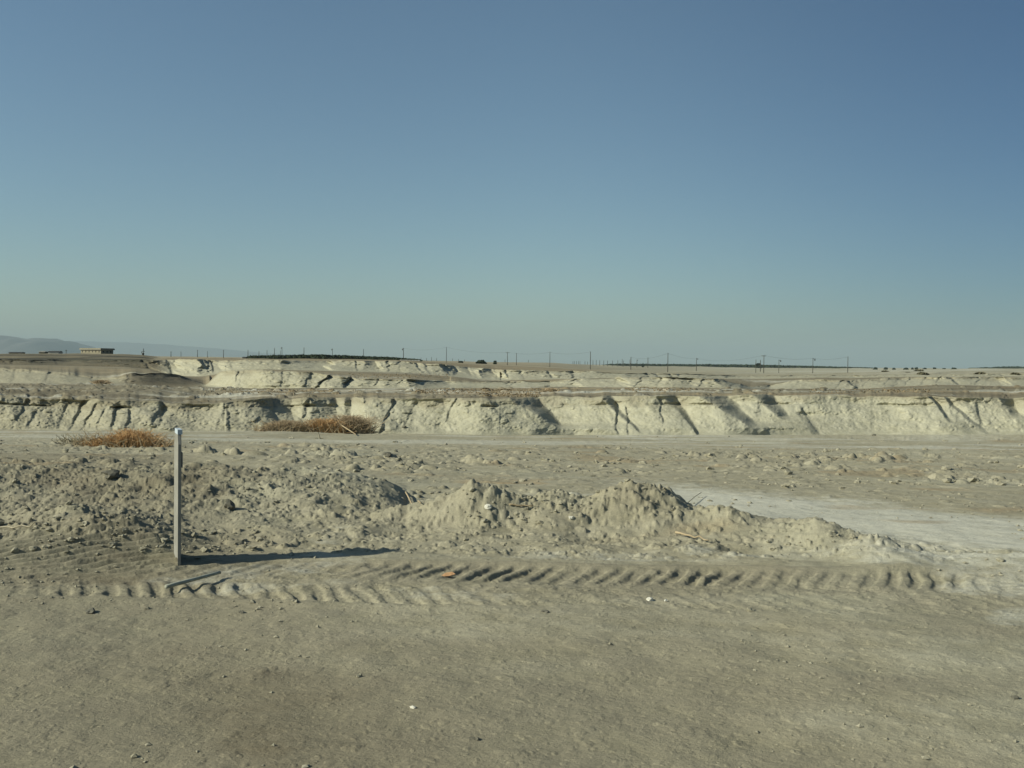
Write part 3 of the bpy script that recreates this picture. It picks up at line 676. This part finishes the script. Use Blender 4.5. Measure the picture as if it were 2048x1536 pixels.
# ------------------------------------------------------------------ power line poles
def pole_parts(H, arm, r):
    a = MB(); a.tube([(0, 0, -.6), (0, 0, H * .5), (0, 0, H)], [r * 1.15, r, r * .85], 8)
    c_ = None
    if arm:
        c_ = MB(); zz = H - .45
        if arm == 1:
            c_.box(-.9, .9, r + .003, r + .13, zz - .07, zz + .07)
            for x in (-.8, .8): c_.tube([(x, r + .06, zz + .075), (x, r + .06, zz + .32)], .06, 6)
        elif arm == 2:                                  # transformer on a short bracket
            c_.box(-.75, .4, r + .003, r + .13, zz - .07, zz + .07)
            c_.tube([(-.75, r + .07, zz - .075 - 1.0), (-.75, r + .07, zz - .075)], .3, 8)
        elif arm == 3:
            c_.box(-.2, 1.3, r + .003, r + .13, zz - .07, zz + .07)
            c_.tube([(1.0, r + .07, zz - .075 - .8), (1.0, r + .07, zz - .075)], .26, 8)
    return a, c_
POLES = [ # column, row of the top, distance, arm, label
 (342, 703, 900, 1, 'short hazy pole at the left end of the line, right after the dark plateau'),
 (362, 703, 1200, 0, 'thin hazy pole, second past the edge of the dark plateau'),
 (395, 700, 1000, 1, 'hazy pole above the shaded notch of the third bank at the left'),
 (415, 702, 1250, 0, 'faint pole just right of the one above the shaded notch'),
 (447, 700, 1000, 1, 'hazy pole standing alone between the shaded notch and the small sheds'),
 (496, 700, 950, 0, 'hazy pole beside the low dark shed on the skyline'),
 (518, 702, 1150, 0, 'faint pole at the left end of the left plantation'),
 (534, 701, 1050, 1, 'thin pole with a small head, second over the left plantation'),
 (549, 696, 1000, 0, 'taller thin pole left of the pole with the transformer'),
 (561, 701, 1300, 0, 'faintest pole close to the left of the transformer pole'),
 (564, 694, 850, 2, 'dark pole carrying a transformer over the left part of the left plantation'),
 (608, 695, 930, 0, 'bare pole standing midway over the left plantation'),
 (665, 697, 820, 2, 'pole with a transformer left of the red roof on the plantation'),
 (727, 698, 800, 0, 'bare pole right of the red roof, over the plantation'),
 (807, 696, 640, 2, 'dark pole with a left hand transformer near the right end of the left plantation'),
 (893, 694, 560, 0, 'bare pole alone between the left plantation and the roundish dark shrubs'),
 (1015, 704, 520, 1, 'pole with a short crossarm just left of another bare pole, near the centre'),
 (1033, 706, 545, 0, 'bare pole close to the right of the crossarm pole near the centre'),
 (1100, 704, 500, 0, 'tall bare pole over the brown rise at the centre'),
 (1181, 703, 427, 0, 'tallest dark pole, standing before the far row of tiny poles'),
 (1262, 714, 640, 0, 'mid height pole at the left end of the dark plantation at the right'),
 (1274, 719, 1100, 3, 'faint pole with a head, second at the left end of the right plantation'),
 (1296, 715, 950, 0, 'thin pole right of the left end of the right plantation'),
 (1336, 706, 400, 0, 'tall dark pole with sagging wires on both sides, over the right plantation'),
 (1393, 716, 700, 3, 'shorter pole with a small transformer right of the tall wire pole'),
 (1512, 719, 520, 0, 'short bare pole left of the tall pole, before a tree clump'),
 (1521, 720, 600, 0, 'short bare pole between its two neighbours, before a tree clump'),
 (1528, 710, 400, 1, 'tall dark pole with a crossarm beside two shorter poles at the right'),
 (1558, 719, 520, 3, 'blurred short pole with a transformer right of the tall crossarm pole'),
 (1626, 716, 460, 3, 'pole with a side bracket, last but one at the right'),
 (1696, 713, 417, 0, 'tall bare pole, last at the right end of the line'),
]
TINY = [842, 853, 863, 873, 905, 917, 929, 1010, 1057, 1146, 1149, 1153, 1157, 1160, 1170, 1175, 1186, 1192.5, 1199.5, 1207.5, 1215, 1225, 1235.6, 1244.5, 1247, 1260]
TINYTOP = [715, 716, 714, 716, 717, 718, 719, 719, 720, 722, 722, 722, 722, 722, 722, 723, 720, 720, 720.5, 721, 721, 721, 720.5, 718, 721, 719]
ORD = ['first', 'second', 'third', 'fourth', 'fifth', 'sixth', 'seventh', 'eighth', 'ninth', 'tenth', 'eleventh', 'twelfth', 'thirteenth', 'fourteenth', 'fifteenth', 'sixteenth', 'seventeenth']
cache = {}; tops = {}
def place_pole(px, pyt, d, arm, lab, group, r):
    tp = at(px, pyt, d); z0 = gz(tp.x, d); H = tp.z - z0
    key = (arm, r)
    if arm:
        root = empty('utility_pole', (tp.x, d, z0))
        a, c_ = pole_parts(H, arm, r); a.build('shaft', M_pole, root, True); o2 = c_.build('crossarm' if arm == 1 else 'transformer', M_pole, root)
        root.rotation_euler = (0, 0, 0)
    else:
        if key not in cache:
            a, _ = pole_parts(1.0, 0, r); m_ = MB(); m_.tube([(0, 0, -.06), (0, 0, .5), (0, 0, 1)], [r * 1.15, r, r * .85], 8)
            root = m_.build('utility_pole', M_pole, None, True); cache[key] = root
        else:
            root = cache[key].copy(); COL.objects.link(root)
        root.location = (tp.x, d, z0); root.scale = (1, 1, H)
    tops[px] = tp; tag(root, lab, 'utility pole', group); return root
for (px, pyt, d, arm, lab) in POLES:
    place_pole(px, pyt, d, arm, lab, 'utility poles crossing the plain', .145 if d < 600 else .22 if d < 900 else .30)
nl = nr_ = 0
for px, pyt in zip(TINY, TINYTOP):
    if px < 1060: lab = 'tiny hazy pole, %s from the left in the sparse row left of centre' % ORD[nl]; nl += 1
    else: lab = 'tiny hazy pole, %s from the left in the dense far row right of centre' % ORD[nr_]; nr_ += 1
    place_pole(px, pyt, 1900 if px < 1180 else 1650, 0, lab, 'tiny far poles on the horizon', .42)

def cable(a, c_, sag, lab, r=.024):
    A, B = tops[a], tops[c_]; mb = MB(); P_ = []
    for k in range(13):
        t = k / 12; p = A.lerp(B, t); P_.append(p - A - Vector((0, 0, .12 + sag * 4 * t * (1 - t))))
    mb.tube(P_, r, 4); o = mb.build('power_cable', M_wire); o.location = A
    tag(o, lab, 'cable', 'cables strung between the poles')
cable(1696, 1626, .8, 'cable from the last pole at the right to the bracket pole')
cable(1626, 1528, 1.0, 'cable from the bracket pole to the tall crossarm pole at the right')
cable(1528, 1393, 2.2, 'cable from the tall crossarm pole down to the transformer pole left of it')
cable(1393, 1336, 1.0, 'sagging cable right of the tall dark pole over the right plantation')
cable(1336, 1262, 1.6, 'sagging cable left of the tall dark pole over the right plantation')
cable(1181, 1100, 1.0, 'cable between the tallest dark pole and the bare pole over the brown rise')
cable(1100, 1015, 1.0, 'cable between the brown rise pole and the crossarm pole near the centre')
cable(1015, 893, 1.4, 'long cable left of the crossarm pole near the centre')
cable(893, 807, 1.4, 'cable between the lone bare pole and the plantation transformer pole')

# ------------------------------------------------------------------ building on the plateau
D_B = 430.0
pl = at(162, 707, D_B); pr = at(226, 707, D_B); zB = gz((pl.x + pr.x) / 2, D_B); hB = at(194, 697.5, D_B).z - zB
cx = (pl.x + pr.x) / 2
bd = empty('block_building', (cx, D_B, zB), R(-30))
tag(bd, 'pale flat roofed block building standing alone on the dark plateau', 'building')
Wb, Db = 14.0, 6.4     # two sides seen cornerwise
z0b = -2.5
mb = MB(); mb.box(-Wb / 2, Wb / 2, -Db / 2, Db / 2, z0b, hB - .55); mb.build('wall', M_wall, bd)
mb = MB(); mb.box(-Wb / 2 - .5, Wb / 2 + .5, -Db / 2 - .5, Db / 2 + .5, hB - .55, hB - .15); rf = mb.build('roof', M_roof, bd)
mb = MB(); e_ = .18
for (x0, x1, y0, y1) in ((-Wb / 2 - .4, Wb / 2 + .4, -Db / 2 - .4, -Db / 2 - .4 + e_), (-Wb / 2 - .4, Wb / 2 + .4, Db / 2 + .4 - e_, Db / 2 + .4), (-Wb / 2 - .4, -Wb / 2 - .4 + e_, -Db / 2 - .4 + e_, Db / 2 + .4 - e_), (Wb / 2 + .4 - e_, Wb / 2 + .4, -Db / 2 - .4 + e_, Db / 2 + .4 - e_)):
    mb.box(x0, x1, y0, y1, hB - .15, hB + .2)
mb.build('parapet', M_wall, rf)
for k in range(6):
    x = -Wb / 2 + 1.2 + k * (Wb - 2.4) / 5; mb = MB(); mb.box(x - .3, x + .3, -Db / 2 - .03, -Db / 2 + .05, hB - 1.7, hB - 1.0); mb.build('window', M_hole, bd)
for k in range(3):
    y = -Db / 2 + 1.3 + k * (Db - 2.6) / 2; mb = MB()
    mb.box(Wb / 2 - .05, Wb / 2 + .03, y - .3, y + .3, hB - 1.7, hB - 1.0)
    mb.build('window', M_hole, bd)
def shed(px0, px1, pyt, d, lab, wall, roof, name='shed', pitch=.0):
    a = at(px0, pyt, d); c_ = at(px1, pyt, d); x = (a.x + c_.x) / 2; z0 = gz(x, d); H = a.z - z0; W = c_.x - a.x
    r_ = empty(name, (x, d, z0)); mb = MB(); mb.box(-W / 2, W / 2, -2, 2, -.5, H * .72); mb.build('wall', wall, r_)
    mb = MB(); hw = W / 2 + .3
    mb.add([(-hw, -2.3, H * .723), (hw, -2.3, H * .723), (hw, 2.3, H * .723), (-hw, 2.3, H * .723), (-hw, 0, H), (hw, 0, H)], [(3, 2, 1, 0), (0, 1, 5, 4), (2, 3, 4, 5), (0, 4, 3), (1, 2, 5)])
    mb.build('roof', roof, r_); tag(r_, lab, 'shed'); return r_
shed(82, 92, 702.5, 420, 'tiny pale box shed left of the long low shed on the dark plateau', M_wall, M_roof)
shed(100, 121, 702, 440, 'long low dark roofed shed on the plateau left of the block building', M_shed, M_hole)
shed(22, 46, 704, 430, 'low dark shed at the far left of the plateau skyline', M_roof, M_hole)
shed(486, 502, 713.5, 700, 'small dark flat shed beside the hazy pole left of the plantation', M_roof, M_hole)
shed(503, 516, 714, 690, 'pale mound-like shed left of the start of the left plantation', M_wall, M_wall)
shed(676, 683, 710.8, 950, 'tiny red roofed hut on top of the left plantation', M_wall, M_red)
for k, x in enumerate((801, 806.5, 812, 818, 824, 830, 836)):
    shed(x, x + 3.4, 719.6 + .12 * k, 500, 'tiny whitish shed, %s from the left in the row by the left plantation' % ORD[k], M_shed, M_shed)['group'] = 'row of tiny whitish sheds'
# mast and tank on the plateau
tp = at(287, 697, 300); z0 = gz(tp.x, 300); ms = empty('antenna_mast', (tp.x, 300, z0)); tag(ms, 'thin mast with a side arm near the right edge of the dark plateau', 'mast')
mb = MB(); mb.tube([(0, 0, -.4), (0, 0, tp.z - z0)], .09, 6); mb.build('shaft', M_pole, ms)
mb = MB(); mb.box(-.65, .35, .1, .2, (tp.z - z0) * .55, (tp.z - z0) * .55 + .12); mb.box(-.68, -.5, .1, .2, (tp.z - z0) * .55 - .5, (tp.z - z0) * .55 - .003); mb.build('side_arm', M_pole, ms)
tp = at(289.5, 704, 300); z0 = gz(tp.x + .1, 299); mb = MB(); mb.tube([(0, 0, -.2), (0, 0, .75), (0, 0, .85)], [.32, .34, .2], 10); o = mb.build('barrel', M_pole); o.location = (tp.x, 298.6, z0); tag(o, 'dark barrel standing at the foot of the thin mast', 'barrel')
tp = at(120, 699, 440); z0 = gz(tp.x, 440.0); mb = MB(); mb.tube([(0, 0, -.4), (0, 0, tp.z - z0)], .12, 6); mb.box(-.5, .5, .12, .2, tp.z - z0 - .6, tp.z - z0 - .4); o = mb.build('utility_pole', M_pole); o.location = (tp.x, 446, z0); tag(o, 'short thin pole behind the long low shed on the plateau', 'utility pole')

# ------------------------------------------------------------------ far shrubs and plantations
def blob(mb, c, r, h, seed, nleaf=90):
    rr = random.Random(seed)
    for k in range(nleaf):
        a_ = rr.uniform(0, 6.28); e2 = rr.random(); rad = r * math.sqrt(rr.random()) * (1 - .35 * e2); z = h * e2
        q = r * rr.uniform(.16, .36); p = Vector((c[0] + math.cos(a_) * rad, c[1] + math.sin(a_) * rad, c[2] + z * (1 - .3 * (rad / r) ** 2)))
        u_ = Vector((rr.uniform(-1, 1), rr.uniform(-1, 1), rr.uniform(-1, 1))).normalized() * q; v_ = u_.cross(Vector((rr.uniform(-1, 1), rr.uniform(-1, 1), rr.uniform(-1, 1)))).normalized() * q
        mb.add([p - u_, p - v_ * .6, p + u_, p + v_], [(0, 1, 2, 3)])
SHR = [
 (916, 927, 722, 600, 'small dark shrub left of the wide dark shrub on the skyline'),
 (951, 973, 721, 600, 'wide dark shrub clump on the skyline left of the centre'),
 (986, 994, 721, 600, 'compact dark round bush between the wide shrub clump and the crossarm pole'),
 (1283, 1289, 726.5, 1500, 'small bush above the left end of the right plantation'),
 (1509, 1524, 727, 1500, 'hazy tree clump rising behind the two short bare poles'),
 (1746, 1756, 735, 1500, 'tiny dark shrub on the horizon, first right of the last pole'),
 (1767, 1776, 735, 1500, 'tiny dark shrub on the horizon, second right of the last pole'),
 (1784, 1792, 736, 1500, 'tiny dark shrub on the horizon, third right of the last pole'),
 (1806, 1818, 736, 1500, 'flat dark shrub on the horizon left of the taller shrub pair'),
 (1822, 1828, 735, 1500, 'left one of the taller shrub pair on the right horizon'),
 (1829, 1837, 734.5, 1500, 'right one of the taller shrub pair on the right horizon'),
 (1845, 1854, 736, 1500, 'tiny shrub on the horizon right after the taller shrub pair'),
 (1865, 1873, 735, 1500, 'pointed tiny shrub on the horizon, far right stretch'),
 (1884, 1892, 736.3, 1500, 'flat tiny shrub right of the pointed one on the horizon'),
 (1902, 1914, 736, 1500, 'wide flat shrub just left of the hazy far right tree line'),
]
rr = random.Random(44)
for k in range(46):                                   # low dark scrub on the pale plain at the right
    SHR.append((0, 0, 0, 0, None))
for k, (x0, x1, yt, d, lab) in enumerate(SHR):
    if lab is None: continue
    a = at(x0, yt, d); c_ = at(x1, yt, d); x = (a.x + c_.x) / 2; z0 = gz(x, d); r_ = (c_.x - a.x) / 2; h_ = max(a.z - z0, .8)
    mb = MB(); blob(mb, (0, 0, -.1), r_, h_ * 1.05, 70 + k, 150); o = mb.build('shrub', M_green); o.location = (x, d, z0); tag(o, lab, 'shrub', 'dark shrubs on the skyline')
PLSH = [(1838, 743.5, 9, 'dark flat shrub on the pale plain, nearest the last pole'), (1770, 744, 8, 'dark flat shrub directly left of the funnel shaped hollow'), (1845, 748.5, 12, 'widest brown shrub in the hollow on the pale plain'),
        (1960, 748.5, 12, 'long dark shrub on the pale plain near the right edge'), (2030, 748, 9, 'dark shrub at the right edge of the pale plain'), (1815, 745, 5, 'small low shrub left of the widest brown shrub')]
for k, (px, py, hw, lab) in enumerate(PLSH):
    p = on(px, py, 130, 900); r_ = hw / FPX * p.y
    mb = MB(); blob(mb, (0, 0, -.1), r_, r_ * .28, 170 + k, 160); o = mb.build('shrub', M_shrub); o.location = p; tag(o, lab, 'shrub', 'low shrubs on the pale plain')
def plantation(name, lab, x0, x1, d0, d1, hgt, nt, seed, ytop=None):
    mb = MB(); rr = random.Random(seed)
    for k in range(nt):
        d = rr.uniform(d0, d1); px = rr.uniform(x0, x1); x = (px - CX) / FPX * d; z = gz(x, d)
        h_ = hgt * rr.uniform(.75, 1.15)
        if ytop: h_ = max(1.2, (at(px, kn(px, ytop), d).z - z) * rr.uniform(.8, 1.0))
        if px < 900 and rr.random() < .02: continue
        blob(mb, (x, d, z), h_ * 1.2, h_, seed + k, 16)
    o = mb.build(name, M_green); tag(o, lab, 'plantation', kind='stuff'); return o
plantation('plantation', 'dark tree plantation on the skyline at the left', 496, 840, 520, 900, 3, 1700, 500, [(490, 713), (512, 711.5), (640, 709.8), (700, 711.8), (780, 714.5), (842, 719)])
plantation('plantation', 'long thin dark plantation along the horizon at the right', 1205, 1745, 1900, 2400, 5, 1800, 900, [(1200, 730), (1225, 727.5), (1500, 729.5), (1600, 731.5), (1745, 735)])
plantation('plantation', 'hazy low tree line on the horizon at the far right edge', 1935, 2300, 2200, 2600, 4, 500, 1300, [(1930, 736), (1970, 734.5), (2010, 733), (2300, 733)])

# ------------------------------------------------------------------ mountains
def range_(name, prof, d, depth, seed, jag):
    xs = np.linspace(prof[0][0], prof[-1][0], 260); top = kn(xs, prof)
    v = []; f = []; nrow = 22
    for j in range(nrow + 1):
        t = j / nrow; up = math.sin(math.pi * t) ** .9 if t <= .5 else math.sin(math.pi * t)
        dd = d - depth + 2 * depth * t
        for i, x in enumerate(xs):
            H = (hy(x) - top[i]) / FPX * d + 8
            X = (x - CX) / FPX * d
            nz = float(0)
            v.append((X, dd, -8 + H * up))
    V = np.array(v); nz = fbm(V[:, 0] / (depth * .35), V[:, 1] / (depth * .35), 5, seed, .6)
    edge = np.sin(np.linspace(0, math.pi, nrow + 1)).repeat(len(xs))
    hh = V[:, 2] + 8; V[:, 2] += nz * hh * jag * (1 - .6 * (edge > .97)) - 2
    w_ = len(xs)
    for j in range(nrow):
        for i in range(w_ - 1): f.append((j * w_ + i, j * w_ + i + 1, (j + 1) * w_ + i + 1, (j + 1) * w_ + i))
    m_ = bpy.data.meshes.new(name); m_.from_pydata(V.tolist(), [], f); m_.materials.append(M_rock)
    m_.polygons.foreach_set('use_smooth', [True] * len(f))
    o = bpy.data.objects.new(name, m_); COL.objects.link(o); o['kind'] = 'structure'; return o
range_('mountain', [(-420, 690), (-200, 668), (-60, 669), (0, 671), (25, 673), (45, 677), (62, 677.5), (82, 675), (92, 677), (102, 680.5), (118, 679), (128, 681), (142, 689), (156, 698), (166, 706), (180, 716)], 14000, 1800, 5, .12)
range_('far_mountains', [(-600, 690), (0, 684), (160, 683), (230, 684), (300, 687), (370, 692), (440, 697), (520, 705), (640, 713), (700, 722)], 25000, 2500, 15, .06)

# ------------------------------------------------------------------ haze
m = bpy.data.materials.new('haze'); m.use_nodes = True; nn_ = m.node_tree.nodes; nn_.clear()
oo = nn_.new('ShaderNodeOutputMaterial'); pv = nn_.new('ShaderNodeVolumePrincipled'); m.node_tree.links.new(pv.outputs[0], oo.inputs['Volume'])
pv.inputs['Color'].default_value = (.43, .545, .60, 1); pv.inputs['Density'].default_value = 6.2e-5; pv.inputs['Anisotropy'].default_value = 0.0
mb = MB(); mb.box(-52000, 52000, -3000, 33000, -14, 620); hz = mb.build('haze', m); tag(hz, None, None, None, 'stuff')
